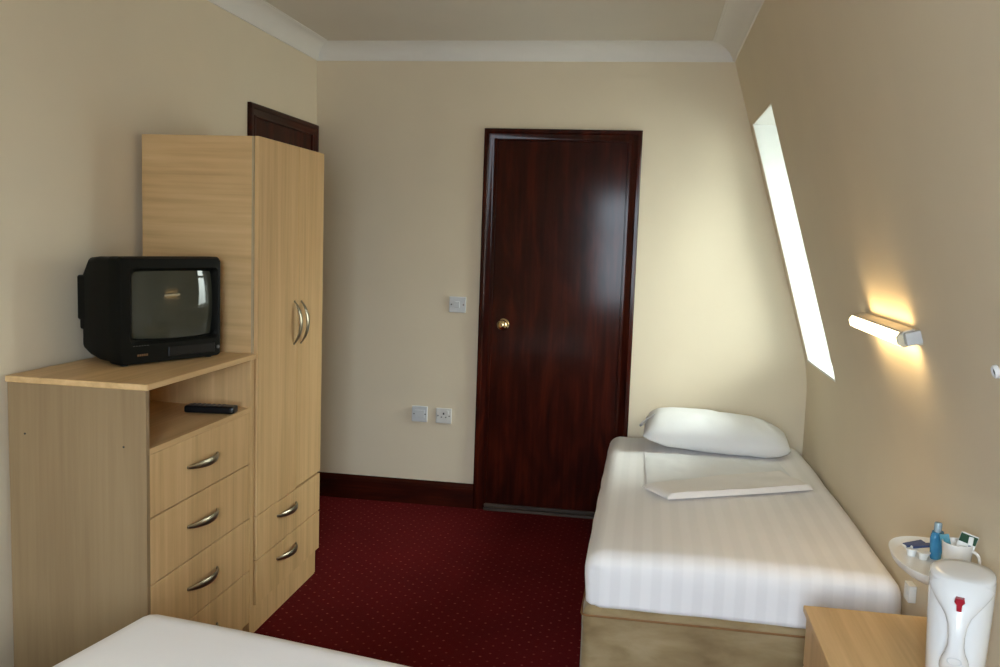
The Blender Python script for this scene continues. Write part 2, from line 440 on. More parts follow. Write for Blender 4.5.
box(bm, DXL + AW, DXR - AW, -.0035, 0, .03, leaf_h + .012)
obj('door_frame', bm, 'maho', d)
obj('architrave', architrave(DXL, DXR, DH, fb), 'maho', d, smooth=20)
bm = bmesh.new()
def ylathe(prof, cx, cz, n=28):
    return loft([[Vector((cx + r * math.cos(a), y, cz + r * math.sin(a))) for a in [2 * PI * k / n for k in range(n)]] for r, y in prof])
k = obj('door_knob', ylathe([(.010, -.012), (.011, -.030), (.018, -.036), (.0265, -.046), (.029, -.056), (.026, -.066), (.018, -.072), (.006, -.074)], 1.072, 1.027), 'brass', d, smooth=50)
obj('knob_rose', ylathe([(.031, -.006), (.031, -.010), (.026, -.014), (.012, -.016)], 1.072, 1.027), 'brass', k, smooth=40)
obj('keyhole', ylathe([(.0045, -.0742), (.0045, -.0752)], 1.072, 1.027, 12), 'dark', k)
bm = bmesh.new()
box(bm, leaf_x0 - .012, leaf_x1 + .008, -.035, 0, 0, .016, .004); box(bm, leaf_x0 - .012, leaf_x1 + .008, -.016, 0, .016, .034, .003)
obj('trim_4', bm, 'threshold', kind='structure')   # worn threshold board

# second door, in the left wall behind the wardrobe
Y2A, Y2B = -.860, -.012
fl = lambda a, z, o: Vector((o + .001, a, z))
d2 = obj('door_2', B(0, .006, Y2A + .075, Y2B - .075, .03, leaf_h, .002), 'maho', kind='structure')
obj('architrave', architrave(Y2A, Y2B, DH, fl), 'maho_y', d2, smooth=20)
bm = bmesh.new()
box(bm, 0, .012, Y2A + AW - .002, Y2A + .072, 0, leaf_h + .012, .002); box(bm, 0, .012, Y2B - .072, Y2B - AW + .002, 0, leaf_h + .012, .002)
box(bm, 0, .012, Y2A + AW - .002, Y2B - AW + .002, leaf_h + .003, DH - AW + .002, .002)
box(bm, 0, .0035, Y2A + AW, Y2B - AW, .02, leaf_h + .012)
obj('door_frame', bm, 'maho_y', d2)

# ------------------------------------------------------------------ wall plates
def plate(name, label, x0, z0, w, h, kind):
    cx, cz = x0 + w / 2, z0 + h / 2
    t = thing(name, label, 'switch' if kind != 'socket' else 'socket', (cx, 0, cz))
    m = 'socket_w' if kind == 'socket' else 'socket'
    pl = part('plate', B(cx - w / 2, cx + w / 2, -.009, 0, cz - h / 2, cz + h / 2, .003), m, t)
    for s in (-1, 1):
        bm = bmesh.new(); cyl(bm, (cx + s * w * .36, -.0088, cz), (0, -1, 0), .004, .0012, 12); part('screw', bm, 'rubber', t)
    if kind == 'switch':
        part('rocker', B(cx - .013, cx + .013, -.0135, -.008, cz - .017, cz + .017, .002), m, t)
    elif kind == 'socket':
        bm = bmesh.new(); box(bm, cx - .004, cx + .004, -.0098, -.008, cz + .006, cz + .018)
        box(bm, cx - .016, cx - .008, -.0098, -.008, cz - .010, cz - .005); box(bm, cx + .008, cx + .016, -.0098, -.008, cz - .010, cz - .005)
        part('pin_hole', bm, 'dark', t)
        part('rocker', B(cx + .016, cx + .027, -.0125, -.008, cz + .012, cz + .030, .001), m, t)
    else:
        part('blank_cover', B(cx - .028, cx + .028, -.0105, -.008, cz - .020, cz + .022, .001), m, t)
plate('light_switch', 'small grey light switch plate on the back wall level with the door knob', .770, 1.078, .092, .086, 'switch')
plate('blanking_switch_plate', 'plain grey blanking plate low on the back wall, left beside a power socket', .577, .463, .088, .088, 'blank')
plate('power_socket', 'white three-pin power socket low on the back wall between blank plate and door', .713, .463, .088, .084, 'socket')

# ------------------------------------------------------------------ bow handle
def bow_handle(x, y, z, length, vertical=False, out=.030):
    pts = []
    for i in range(17):
        t = i / 16; s = (t - .5) * length; o = out * (math.sin(PI * t) ** .75)
        pts.append((x + o, y, z + s) if vertical else (x + o, y + s, z))
    def rad(t): return .0045 + .0085 * math.sin(PI * t) ** .8
    up = Vector((0, 1, 0)) if vertical else Vector((0, 0, 1))
    bm = tube(pts, rad, 10, flat=.45, up=up)
    for s in (-.5, .5):
        c = (x - .002, y, z + s * length * .97) if vertical else (x - .002, y + s * length * .97, z)
        cyl(bm, c, (1, 0, 0), .005, .006, 10)
    return bm

# ------------------------------------------------------------------ wardrobe
WD = .464; wy0, wy1, WZ = -1.775, -1.117, 1.812
w = thing('wardrobe', 'tall light wood wardrobe with two doors over two drawers', 'wardrobe', (.25, -1.446, 0))
FX = WD - .018
bm = bmesh.new(); box(bm, .03, FX, wy0, wy0 + .016, 0, WZ - .002, .001, 1)
part('side_panel', bm, 'wood_x', w)
part('side_panel', B(.03, FX, wy1 - .016, wy1, 0, WZ - .002, .001, 1), 'wood_x', w)
part('top_panel', B(.03, FX, wy0 + .016, wy1 - .016, WZ - .02, WZ - .002), 'wood_y', w)
part('back_panel', B(.03, .036, wy0 + .016, wy1 - .016, .05, WZ - .02), 'wood_z', w)
part('shelf', B(.036, FX - .004, wy0 + .016, wy1 - .016, .452, .466), 'wood_y', w)
part('plinth', B(FX - .012, FX + .002, wy0 + .016, wy1 - .016, 0, .108), 'wood_z', w)
part('edge_strip', B(FX - .001, FX + .004, wy0, wy0 + .016, 0, WZ - .002), 'edge', w)
ys = -1.392
d1 = part('door', B(FX + .001, WD, wy0 + .014, ys - .0015, .452, WZ, .0015, 1), 'wood_z', w)
# the near door has dropped a little on its hinges
d1.rotation_euler = (0, 0, 0)
d2_ = part('door', B(FX + .001, WD, ys + .0015, wy1, .458, WZ, .0015, 1), 'wood_z', w)
def sub(bm, root): bmesh.ops.translate(bm, verts=bm.verts, vec=-Vector(root.location)); return bm
obj('handle', sub(bow_handle(WD, ys - .036, 1.130, .17, True), w), 'metal', d1, smooth=50)
obj('handle', sub(bow_handle(WD, ys + .036, 1.126, .17, True), w), 'metal', d2_, smooth=50)
for z0, z1 in ((.284, .448), (.112, .279)):
    dr = part('drawer', B(FX + .001, WD - .001, wy0 + .018, wy1 - .001, z0, z1, .0015, 1), 'wood_z', w)
    obj('handle', sub(bow_handle(WD - .001, (wy0 + wy1) / 2 - .035, (z0 + z1) / 2 + .028, .19), w), 'metal', dr, smooth=50)

# ------------------------------------------------------------------ chest of drawers
cy0, cy1, CZ = -2.487, -1.787, 1.050
c = thing('chest_of_drawers', 'light wood chest with an open shelf above its drawers, carrying a television', 'chest of drawers', (.25, -2.137, 0))
part('top', B(.030, WD + .006, cy0 - .004, cy1 + .006, CZ - .018, CZ, .002, 1), 'wood_y', c)
s1 = part('side_panel', B(.035, WD, cy0, cy0 + .017, 0, CZ - .018, .0008, 1), 'wood_shaded', c)
part('side_panel', B(.035, WD, cy1 - .030, cy1, 0, CZ - .018, .0008, 1), 'wood_z', c)
part('back_panel', B(.035, .042, cy0 + .017, cy1 - .03, .05, CZ - .018), 'wood_z', c)
part('shelf', B(.042, WD - .002, cy0 + .017, cy1 - .030, .846, .862), 'wood_y', c)
part('plinth', B(WD - .04, WD - .026, cy0 + .017, cy1 - .030, 0, .07), 'wood_y', c)
for (z0, z1) in ((.661, .845), (.462, .657), (.268, .458), (.072, .264)):
    dr = part('drawer', B(WD - .018, WD - .001, cy0 + .019, cy1 - .032, z0, z1, .0015, 1), 'wood_z', c)
    obj('handle', sub(bow_handle(WD - .001, -2.162, z1 - .088, .195), c), 'metal', dr, smooth=50)
for (x, z) in ((.088, .885), (.395, .868)):
    bm = bmesh.new(); cyl(bm, (x, cy0 + .0002, z), (0, -1, 0), .003, .001, 10); obj('screw_hole', sub(bm, c), 'dark', s1)

# ------------------------------------------------------------------ television
tv = thing('television', 'black boxy tube television standing on the chest of drawers', 'television', (.3128, -2.068, CZ), (0, 0, R(66.5)))
TW, TH = .195, .341
def rrect(x0, x1, z0, z1, y, r, n=6):
    out = []
    for cx, cz, a0 in ((x1 - r, z1 - r, 0), (x0 + r, z1 - r, PI / 2), (x0 + r, z0 + r, PI), (x1 - r, z0 + r, 1.5 * PI)):
        for k in range(n + 1):
            a = a0 + (PI / 2) * k / n; out.append(Vector((cx + r * math.cos(a), y, cz + r * math.sin(a))))
    return out
sx0, sx1, sz0, sz1 = -.144, .170, .078, .296
# bezel: outer loop -> front rim -> screen opening -> inward
bz = loft([rrect(-TW, TW, .006, TH, .055, .014), rrect(-TW, TW, .004, TH, .012, .014), rrect(-TW + .006, TW - .006, .008, TH - .006, .0, .012),
           rrect(sx0 - .016, sx1 + .010, sz0 - .012, sz1 + .010, -.002, .018), rrect(sx0 - .002, sx1 + .002, sz0 - .002, sz1 + .002, .010, .02),
           rrect(sx0 + .002, sx1 - .002, sz0 + .002, sz1 - .002, .045, .02)])
obj('bezel', bz, 'black', tv, smooth=30)
body = loft([rrect(-TW + .004, TW - .004, .010, TH - .004, .050, .012), rrect(-TW + .006, TW - .008, .012, TH - .003, .125, .016),
             rrect(-TW + .012, TW - .018, .020, TH - .008, .180, .02), rrect(-TW + .020, TW - .05, .03, TH - .05, .222, .025)])
obj('cabinet', body, 'black', tv, smooth=35)
rear = loft([rrect(-TW + .016, TW - .09, .125, .278, .150, .008), rrect(-TW + .018, TW - .10, .13, .274, .246, .008), rrect(-TW + .026, TW - .11, .14, .266, .252, .008)])
box(rear, -TW + .018, -TW + .06, .17, .238, .10, .14, .006)
obj('tube_housing', rear, 'black', tv, smooth=35)
# bulging glass
bm = bmesh.new(); n = 18; g = []
for i in range(n + 1):
    row = []
    for j in range(n + 1):
        u, v = i / n * 2 - 1, j / n * 2 - 1
        # squircle outline with bowed sides
        ox = (sx1 - sx0) / 2 * u * (1 - .025 * v * v); oz = (sz1 - sz0) / 2 * v * (1 - .03 * u * u)
        row.append(bm.verts.new(((sx0 + sx1) / 2 + ox, .004 + ((sx1 - sx0) / 2 * u) ** 2 - .07 * (sx1 - sx0) / 2 * u + ((sz1 - sz0) / 2 * v) ** 2 / 1.6, (sz0 + sz1) / 2 + oz)))
    g.append(row)
for i in range(n):
    for j in range(n): bm.faces.new([g[i][j], g[i + 1][j], g[i + 1][j + 1], g[i][j + 1]])
# a thick back so the glass is solid
ext = bmesh.ops.extrude_face_region(bm, geom=bm.faces[:])
for v in [x for x in ext['geom'] if isinstance(x, bmesh.types.BMVert)]: v.co.y += .012
obj('screen', bm, 'screen', tv, smooth=60)
fl_ = obj('control_flap', B(-.02, .165, -.003, .004, .020, .052, .002, 1), 'black_gloss', tv)
bm = bmesh.new(); cyl(bm, (.178, .003, .036), (0, -1, 0), .006, .007, 14); obj('power_button', bm, 'rubber', tv)
# little bronze badge strip, five short raised strokes
bm = bmesh.new()
for q in range(5): box(bm, -.135 + q * .008, -.130 + q * .008, -.0035, .002, .030, .036)
obj('badge', bm, 'orange', tv)
bm = bmesh.new()
for q in range(6): box(bm, -.150 + q * .010, -.144 + q * .010, -.0024, .002, .062, .0635)
obj('speaker_slot', bm, 'rubber', tv)
for (x, y) in ((-.16, .03), (.16, .03), (-.12, .15), (.12, .15)):
    bm = bmesh.new(); cyl(bm, (x, y, 0), (0, 0, 1), .012, .012, 12); obj('foot', bm, 'dark', tv)

# ------------------------------------------------------------------ remote control
rm = thing('remote_control', 'black remote control lying on the open shelf of the chest', 'remote control', (.376, -1.935, .8625), (0, 0, R(8)))
obj('case', softbox(-.085, .085, -.028, .028, 0, .025, .007, .008), 'black_gloss', rm, smooth=True)
for i in range(7):
    for j in range(3):
        obj('button', B(-.066 + i * .017, -.057 + i * .017, -.016 + j * .013, -.009 + j * .013, .024, .0268, .0008, 1), 'rubber', rm)

# ------------------------------------------------------------------ far bed
bed = thing('single_bed', 'single bed with striped white sheet, standing lengthwise against the right wall', 'bed', (2.16, -.98, 0))
BX0, BX1, BY0, BY1 = 1.668, 2.648, -1.955, -.03
def nz3(p, s, seed=0): return noise.noise(Vector((p.x * s + seed, p.y * s, p.z * s)))
db = softbox(BX0 + .002, BX1 - .006, BY0 + .006, BY1, .03, .312, .022, .03, lambda p, d: d * (.006 * nz3(p, 6, 3) + .004 * nz3(p, 18, 5)))
base = part('divan_base', db, 'divan', bed, smooth=60)
def loop_pipe(x0, x1, y0, y1, z, r, rad):
    pts = []
    for cx, cy, a0 in ((x1 - r, y1 - r, 0), (x0 + r, y1 - r, PI / 2), (x0 + r, y0 + r, PI), (x1 - r, y0 + r, 1.5 * PI)):
        for k in range(5):
            a = a0 + (PI / 2) * k / 4; pts.append((cx + r * math.cos(a), cy + r * math.sin(a), z))
    pts.append(pts[0]); return tube(pts, rad, 6)
obj('piping', sub(loop_pipe(BX0 - .002, BX1 - .002, BY0 + .002, BY1, .285, .02, .0035), bed), 'piping', base, smooth=True)
for (x, y) in ((BX0 + .1, BY0 + .1), (BX1 - .1, BY0 + .1), (BX0 + .1, BY1 - .1), (BX1 - .1, BY1 - .1)):
    part('castor', lathe([(.02, 0), (.02, .032)], x, y, 12), 'dark', bed)
ma = softbox(BX0 + .012, BX1 - .012, BY0 + .02, BY1, .31, .455, .03, .06)
part('mattress', ma, 'mattress', bed, smooth=True)
def sheet_disp(p, d):
    o = Vector((0, 0, 0))
    crown = .012 * (1 - ((p.x - 2.158) / .49) ** 2) if p.z > .44 else 0
    o.z += crown
    # the side drops in shallow puckers, more near the corner
    if p.z < .44:
        k = min(1, (.46 - p.z) / .12)
        o += d * (.010 * nz3(p, 7, 11) * k + .006 * math.sin(p.y * 21) * k * (1 if p.x < 2 and p.y > BY0 + .05 else 0))
        o += d * (-.006 * max(0, (.40 - p.z) / .08))
        # tucked corner fold at the foot
        e = math.exp(-((p.x - BX0 - .035) / .010) ** 2) if p.y < BY0 + .05 else 0
        o += Vector((0, .008 * e, 0))
    else:
        o += d * (.004 * nz3(p, 3.5, 21) + .003 * nz3(Vector((p.x * 2.2, p.y * .5, p.z)), 6, 2))
    # the head end sits slightly lower
    if p.z > .4: o.z -= .018 * max(0, min(1, (p.y + 1.2) / 1.2))
    return o
sh = softbox(BX0, BX1, BY0, BY1, .308, .487, .058, .018, sheet_disp, rb=.012)
part('bed_sheet', sh, 'sheet', bed, smooth=60)

# pillow
pw = thing('pillow', 'plump white pillow at the head of the far bed by the door', 'pillow', (2.195, -.25, .491), (R(3), R(1.5), R(-2)))
def pillow_mesh(W, D, Hh):
    bm = bmesh.new(); n, m = 40, 28; top, bot = [], []
    for s, store in ((1, top), (-1, bot)):
        for i in range(n + 1):
            row = []
            for j in range(m + 1):
                u, v = i / n * 2 - 1, j / m * 2 - 1
                if s < 0 and (i in (0, n) or j in (0, m)): row.append(top[i][j]); continue
                e = (max(0, 1 - abs(u) ** 3.6) ** .48) * (max(0, 1 - abs(v) ** 3.0) ** .52)
                pin = 1 - .10 * (v * v) * (abs(u) ** 4) ; pinv = 1 - .06 * abs(u) ** 6 - .34 * max(0, (u - .55) / .45) ** 2.2
                x = W / 2 * u * (1 - .05 * (1 - v * v) * 0) ; y = D / 2 * v * pinv
                x += -.02 * (1 - abs(v)) * (u < -.9) * 0
                left = 1 + .10 * (-u)
                z = (Hh * .64 * left if s > 0 else -Hh * .36) * e
                z += .006 * nz3(Vector((x, y, s)), 9, 4) * e + (.005 * noise.noise(Vector((x * 22 + 6 * y, y * 5, 2.5))) * e + .006 * noise.noise(Vector((x * 9, y * 30, 7))) * e * max(0, -u))
                # right end sags, left end rises into its seam
                z += -.010 * max(0, u) ** 2 + .014 * max(0, -u) ** 3
                if s < 0: z = max(z, -Hh * .35)
                row.append(bm.verts.new((x, y, z + Hh * .35)))
            store.append(row)
    for st in (top, bot):
        for i in range(n):
            for j in range(m): bm.faces.new([st[i][j], st[i + 1][j], st[i + 1][j + 1], st[i][j + 1]])
    return bm
obj('pillowcase', pillow_mesh(.70, .43, .165), 'linen', pw, smooth=80)
# loose open end of the pillowcase
rows = []
for i in range(9):
    u = i / 8
    rows.append([Vector((-.305 - .068 * u - .006 * math.sin(PI * t * 2), -.05 + .17 * t + .03 * u * (1 - t), .150 - .030 * t - (.046 + .012 * math.sin(PI * t)) * u - .02 * u * u)) for t in [k / 10 for k in range(11)]])
ff = loft(rows, close=False, cap=False)
ex = bmesh.ops.extrude_face_region(ff, geom=ff.faces[:])
for v in [x for x in ex['geom'] if isinstance(x, bmesh.types.BMVert)]: v.co += Vector((.004, 0, -.003))

obj('case_flap', ff, 'linen', pw, smooth=80)

# cloths on the bed: mapped between four corners
def cloth(name, label, cat, c4, z, th, mat, wr=.004, nx=40, ny=30, seed=0, lip=0, edge=None):
    bm = bmesh.new(); idx = []
    A, Bq, Cq, D = [Vector((*p, 0)) for p in c4]
    def pos(u, v):
        p = (A * (1 - u) + Bq * u) * (1 - v) + (D * (1 - u) + Cq * u) * v
        return p
    cen = (A + Bq + Cq + D) / 4
    top = []
    for s in (1, 0):
        st = []
        for i in range(nx + 1):
            row = []
            for j in range(ny + 1):
                u, v = i / nx, j / ny; p = pos(u, v)
                if edge: p += Vector(edge(u, v))
                rim = min(u, 1 - u, v, 1 - v); rr = min(1, rim / .02) ** .5
                zz = z(p.x, p.y)
                h = th * (.35 + .65 * rr) + (lip * math.exp(-(v / .10) ** 2)) * rr
                h += wr * (noise.noise(Vector((p.x * 9 + seed, p.y * 9, seed))) + .6 * noise.noise(Vector((p.x * 26, p.y * 7 + seed, 1)))) * rr * .9
                row.append(bm.verts.new((p.x, p.y, zz + (max(h, .0025) if s else -.001))))
            st.append(row)
        top.append(st)
    a, b_ = top
    for st in top:
        for i in range(nx):
            for j in range(ny): bm.faces.new([st[i][j], st[i + 1][j], st[i + 1][j + 1], st[i][j + 1]])
    for i in range(nx):
        for j in (0, ny): bm.faces.new([a[i][j], a[i + 1][j], b_[i + 1][j], b_[i][j]])
    for j in range(ny):
        for i in (0, nx): bm.faces.new([a[i][j], a[i][j + 1], b_[i][j + 1], b_[i][j]])
    o = obj(name, bm, mat, loc=(cen.x, cen.y, z(cen.x, cen.y)), smooth=60)
    return tag(o, label, cat)
def bedz(x, y):
    return .4885 + .012 * (1 - ((x - 2.158) / .49) ** 2) - .018 * max(0, min(1, (y + 1.2) / 1.2))
cloth('sheet_fold', 'smooth unstriped white cloth laid flat between pillow and folded towel', 'cloth',
      [(1.865, -1.16), (2.50, -.88), (2.47, -.47), (1.85, -.47)], bedz, .006, 'linen', .004, seed=3)
cloth('folded_towel', 'thin folded white towel lying across the middle of the far bed', 'towel',
      [(1.945, -1.31), (2.545, -.965), (2.455, -.72), (1.845, -1.15)], lambda x, y: bedz(x, y) + .0085, .015, 'towel', .006, seed=8, lip=.008,
      edge=lambda u, v: (0, -.02 * math.sin(PI * u) * (1 - v) * 1.2, 0))

# ------------------------------------------------------------------ near bed (bottom of the picture)
nb = thing('single_bed', 'plain white bed in the foreground, only its rounded far corner in view', 'bed', (.592, -2.695, 0), (0, 0, R(-10.4)))
def nb_disp(p, d):
    return d * (.003 * nz3(p, 3, 31)) + Vector((0, 0, .008 * (1 - ((p.x - .45) / .45) ** 2) if p.z > .4 else 0))
b2 = obj('divan_base', softbox(.005, .895, -1.9, -.005, .03, .30, .02, .05), 'divan', nb, smooth=60)
obj('bed_sheet', softbox(0, .9, -1.9, 0, .302, .508, .045, .025, nb_disp), 'plain_sheet', nb, smooth=60)
for (x, y) in ((.1, -.1), (.8, -.1), (.1, -1.8), (.8, -1.8)):
    obj('castor', lathe([(.02, 0), (.02, .032)], x, y, 12), 'dark', nb)

# ------------------------------------------------------------------ bedside cabinet
bx0, bx1, by0, by1, bz_ = 2.298, 2.655, -2.84, -2.238, .500
bc = thing('bedside_cabinet', 'low light wood bedside cabinet at the foot of the far bed, under the kettle', 'cabinet', (2.476, -2.54, 0))
part('top', B(bx0, bx1, by0, by1, bz_ - .018, bz_, .002, 1), 'wood_y', bc)
part('side_panel', B(bx0 + .024, bx1 - .01, by0 + .012, by0 + .028, 0, bz_ - .018), 'wood_z', bc)
part('side_panel', B(bx0 + .024, bx1 - .01, by1 - .028, by1 - .012, 0, bz_ - .018), 'wood_z', bc)
part('back_panel', B(bx1 - .016, bx1 - .010, by0 + .028, by1 - .028, 0, bz_ - .018), 'wood_z', bc)
part('plinth', B(bx0 + .03, bx0 + .044, by0 + .028, by1 - .028, 0, .05), 'wood_z', bc)
part('bottom_panel', B(bx0 + .03, bx1 - .016, by0 + .028, by1 - .028, .05, .066), 'wood_y', bc)
for (z0, z1) in ((.335, .478), (.195, .331), (.055, .191)):
    dr = part('drawer', B(bx0 + .008, bx0 + .024, by0 + .013, by1 - .013, z0, z1, .0015, 1), 'wood_z', bc)
    h = bow_handle(0, 0, 0, .15)
    for v in h.verts: v.co = Vector((bx0 + .008 - v.co.x, (by0 + by1) / 2 + v.co.y, (z0 + z1) / 2 + v.co.z))
    obj('handle', sub(h, bc), 'metal', dr, smooth=50)

# ------------------------------------------------------------------ kettle
kt = thing('electric_kettle', 'white plastic electric jug kettle with red switch on the bedside cabinet', 'kettle', (2.554, -2.668, bz_), (0, 0, R(-20)))
def kring(z, rx, ry, tilt=0, cy=0):
    return [Vector((p.x, p.y, z + tilt * p.y)) for p in ring(0, cy, 0, rx, ry, 40, 2.25)]
obj('base_plate', loft([kring(0, .059, .059), kring(.004, .061, .061), kring(.016, .061, .061), kring(.018, .058, .058)]), 'kettle_white', kt, smooth=40)
obj('jug', loft([kring(.018, .056, .056), kring(.022, .0595, .059), kring(.10, .063, .061), kring(.20, .0675, .064), kring(.240, .068, .064, .10), kring(.246, .066, .062, .10)]), 'kettle_white', kt, smooth=50)
obj('lid', loft([kring(.244, .067, .063, .10), kring(.250, .0675, .0635, .10), kring(.2545, .064, .060, .10), kring(.2565, .045, .043, .09), kring(.257, .012, .012, .09)]), 'kettle_white', kt, smooth=60)
# handle: broad yoke under the lid that narrows to a grip and rejoins low down
prof = [(.244, -.052, .0655, .010), (.232, -.061, .0610, .012), (.216, -.071, .0500, .013), (.200, -.080, .0370, .013), (.186, -.088, .0260, .0125), (.170, -.094, .0195, .012),
        (.150, -.0975, .0165, .012), (.130, -.0975, .0168, .012), (.112, -.094, .0205, .012), (.097, -.087, .0265, .012), (.082, -.077, .0300, .012), (.068, -.062, .0310, .012)]
rows = []
for i, (z, y, hw, th) in enumerate(prof):
    q = prof[max(i - 1, 0)]; s = prof[min(i + 1, len(prof) - 1)]
    t = Vector((0, s[1] - q[1], s[0] - q[0])).normalized(); nrm = Vector((0, -abs(t.z) if True else 0, 0)); nrm = Vector((0, t.z, -t.y)).normalized()
    if nrm.y > 0: nrm = -nrm
    rows.append([Vector((hw * math.copysign(abs(math.cos(a)) ** .75, math.cos(a)), y, z)) + nrm * (th * math.sin(a) + (-.020 * (abs(math.cos(a)) ** 2) * -1 * (hw / .064) ** 2) * -1) for a in [2 * PI * k / 24 for k in range(24)]])
hd = obj('handle', loft(rows), 'kettle_white', kt, smooth=60)
sw = loft([[Vector((x * s, -.094 + yy, z)) for x, z in ((-.0085, .224), (-.0105, .216), (-.006, .211), (-.0055, .199), (.0055, .199), (.006, .211), (.0105, .216), (.0085, .224))] for s, yy in ((1, .022), (1, .0), (.8, -.003))])
obj('switch', sw, 'red', kt, smooth=30)
gr = bmesh.new(); pts = [(.0145 * math.cos(a), -.0995 + .0045 * math.sin(a) * -1, .098 + .0085 * math.sin(a)) for a in [2 * PI * k / 24 for k in range(25)]]
obj('oval_ring', tube(pts, .0013, 6, up=Vector((0, 1, 0))), 'socket', hd, smooth=True); gr.free()
sp = loft([[Vector((-.020, .055, .20)), Vector((.020, .055, .20)), Vector((.0, .058, .185))], [Vector((-.024, .052, .243)), Vector((.024, .052, .243)), Vector((0, .082, .243))]])
obj('spout', sp, 'kettle_white', kt, smooth=60)

for ch in kt.children_recursive:
    for v in (ch.data.vertices if ch.data.users == 1 else []): v.co = Vector((v.co.x * .99, v.co.y * .97, v.co.z * 1.11))

# ------------------------------------------------------------------ wall-mounted tea tray
ttz = .706
ty, tb, tcx, ta = -2.400, .170, 2.584, .107
tr = thing('tea_tray', 'white oval plastic tray fixed to the wall behind the kettle, holding tea things', 'tray', (tcx, ty, ttz - .02))
def tring(z, k): return [Vector((min(p.x, KX - .001), p.y, z)) for p in ring(tcx, ty, 0, ta * k, tb * k, 48, 2.3)]
bmt = loft([tring(ttz - .024, .66), tring(ttz - .022, .74), tring(ttz - .006, .93), tring(ttz + .010, .985), tring(ttz + .014, 1.0), tring(ttz + .015, .985),
            tring(ttz + .010, .95), tring(ttz + .002, .89), tring(ttz, .84)])
part('dish', bmt, 'white_plastic', tr, smooth=50)
part('bracket', prism([(KX - .001, ttz - .075), (KX - .012, ttz - .075), (KX - .05, ttz - .021), (KX - .05, ttz - .019), (KX - .001, ttz - .019)], 'Y', ty - .05, ty + .05), 'white_plastic', tr)

# things on the tray
mg = thing('mug', 'white mug with sachets in it on the wall tray behind the kettle', 'mug', (2.608, -2.462, ttz + .0))
body = lathe([(.026, 0), (.028, .002), (.031, .03), (.0345, .06), (.036, .078), (.0345, .079), (.033, .077), (.030, .03), (.027, .008), (.010, .006)], 0, 0, 32)
obj('bowl', body, 'china', mg, smooth=50)
hpts = []
for i in range(13):
    a = -PI / 2 + PI * i / 12; ro = .033 + .020 * math.cos(a) ** .8 if math.cos(a) > 0 else .033
    hpts.append((ro * math.cos(R(-38)), ro * math.sin(R(-38)), .040 + .024 * math.sin(a)))
obj('handle', tube(hpts, .004, 8, up=Vector((.6, .8, 0))), 'china', mg, smooth=60)

def sachet(name, label, cat, loc, rot, w, h, mat, band=None, bmat=None, mark=None):
    t = thing(name, label, cat, loc, rot, 'sachets on the tea tray')
    p_ = obj('packet', softbox(-w / 2, w / 2, -.002, .002, 0, h, .0019, .006), mat, t, smooth=True)
    if band: obj('printed_band', B(-w / 2 + .001, w / 2 - .001, -.0028, .0028, h * band[0], h * band[1], .0006, 1), bmat, t)
    if mark: obj('printed_mark', loft([[Vector((x + sg * mark[3] * 0, yy, z)) for x, z in ((mark[0], mark[1]), (mark[0] + mark[2], mark[1]), (mark[0] + mark[2], mark[1] + mark[2]), (mark[0], mark[1] + mark[2]))] for sg, yy in ((1, -.0034), (-1, -.0015))]), mark[4], t)
    return t
sachet('tea_packet', 'white tea packet with dark green top standing in the mug', 'packet', (2.612, -2.468, ttz + .028), (R(6), R(14), R(-20)), .040, .082, 'paper', (.70, .97), 'green', (-.012, .034, .008, 0, 'pink'))
sachet('coffee_stick', 'narrow white stick packet with dark dot at the right of the mug', 'packet', (2.624, -2.480, ttz + .03), (R(3), R(6), R(-20)), .011, .072, 'paper', None, None, (-.003, .044, .006, 0, 'navy'))
sachet('sugar_sachet', 'teal and white sachet leaning between bottle and mug', 'sachet', (2.594, -2.452, ttz + .035), (R(-4), R(-16), R(-20)), .022, .058, 'teal', (.05, .5), 'paper')
def bottle(loc, label, lean=0, h=1.0):
    t = thing('toiletry_bottle', label, 'bottle', loc, (0, lean, 0), None)
    obj('flask', loft([ring(0, 0, z, r * 1.15, r * .8, 20, 2.4) for r, z in ((.010, 0), (.0115, .002), (.0135, .03 * h), (.0145, .055 * h), (.012, .068 * h), (.007, .072 * h))]), 'blue', t, smooth=50)
    obj('cap', lathe([(.0075, .071 * h), (.009, .072 * h), (.009, .094 * h), (.0078, .096 * h)], 0, 0, 16), 'cap', t, smooth=40)
bottle((2.590, -2.365, ttz), 'slim translucent blue bottle on the wall tray, left of the mug')
bottle((2.612, -2.30, ttz), 'second blue bottle half hidden behind the front one on the tray', 0, .80)
for i, (x, y, rz, lb) in enumerate(((2.545, -2.335, 25, 'navy and white sugar stick lying at the far left of the tray'), (2.565, -2.345, 8, 'navy and white sugar stick lying nearest the blue bottle'))):
    t = thing('sugar_stick', lb, 'sachet', (x, y, ttz + .026), (R(8), R(-6), R(rz)), 'sugar sticks on the tray')
    obj('packet', softbox(-.034, .034, -.008, .008, -.003, .003, .0028, .006), 'paper', t, smooth=True)
    obj('printed_band', B(-.030, .028, -.0086, .0086, -.0022, .0034, .0008, 1), 'navy', t)
for i, (x, y, lb) in enumerate(((2.535, -2.352, 'small white creamer pot at the outer left of the tray'), (2.558, -2.375, 'small white creamer pot next to the blue bottle'))):
    t = thing('creamer_pot', lb, 'pot', (x, y, ttz), (0, 0, 0), 'creamer pots on the tray')
    obj('cup', lathe([(.010, 0), (.013, .016), (.0165, .017), (.0165, .0185)], 0, 0, 20), 'white_plastic', t, smooth=40)
    obj('foil_lid', lathe([(.016, .0186), (.0155, .0194)], 0, 0, 20), 'paper', t)

# ------------------------------------------------------------------ socket on the knee wall beside the bed foot
t = thing('wall_junction_box', 'small white plastic box low on the right wall under the tea tray', 'wall box', (KX, -1.987, .474))
part('housing', B(KX - .022, KX, -2.012, -1.962, .448, .500, .002), 'white_plastic', t)
part('screw_cover', B(KX - .025, KX - .021, -1.996, -1.980, .470, .490, .001), 'white_plastic', t)

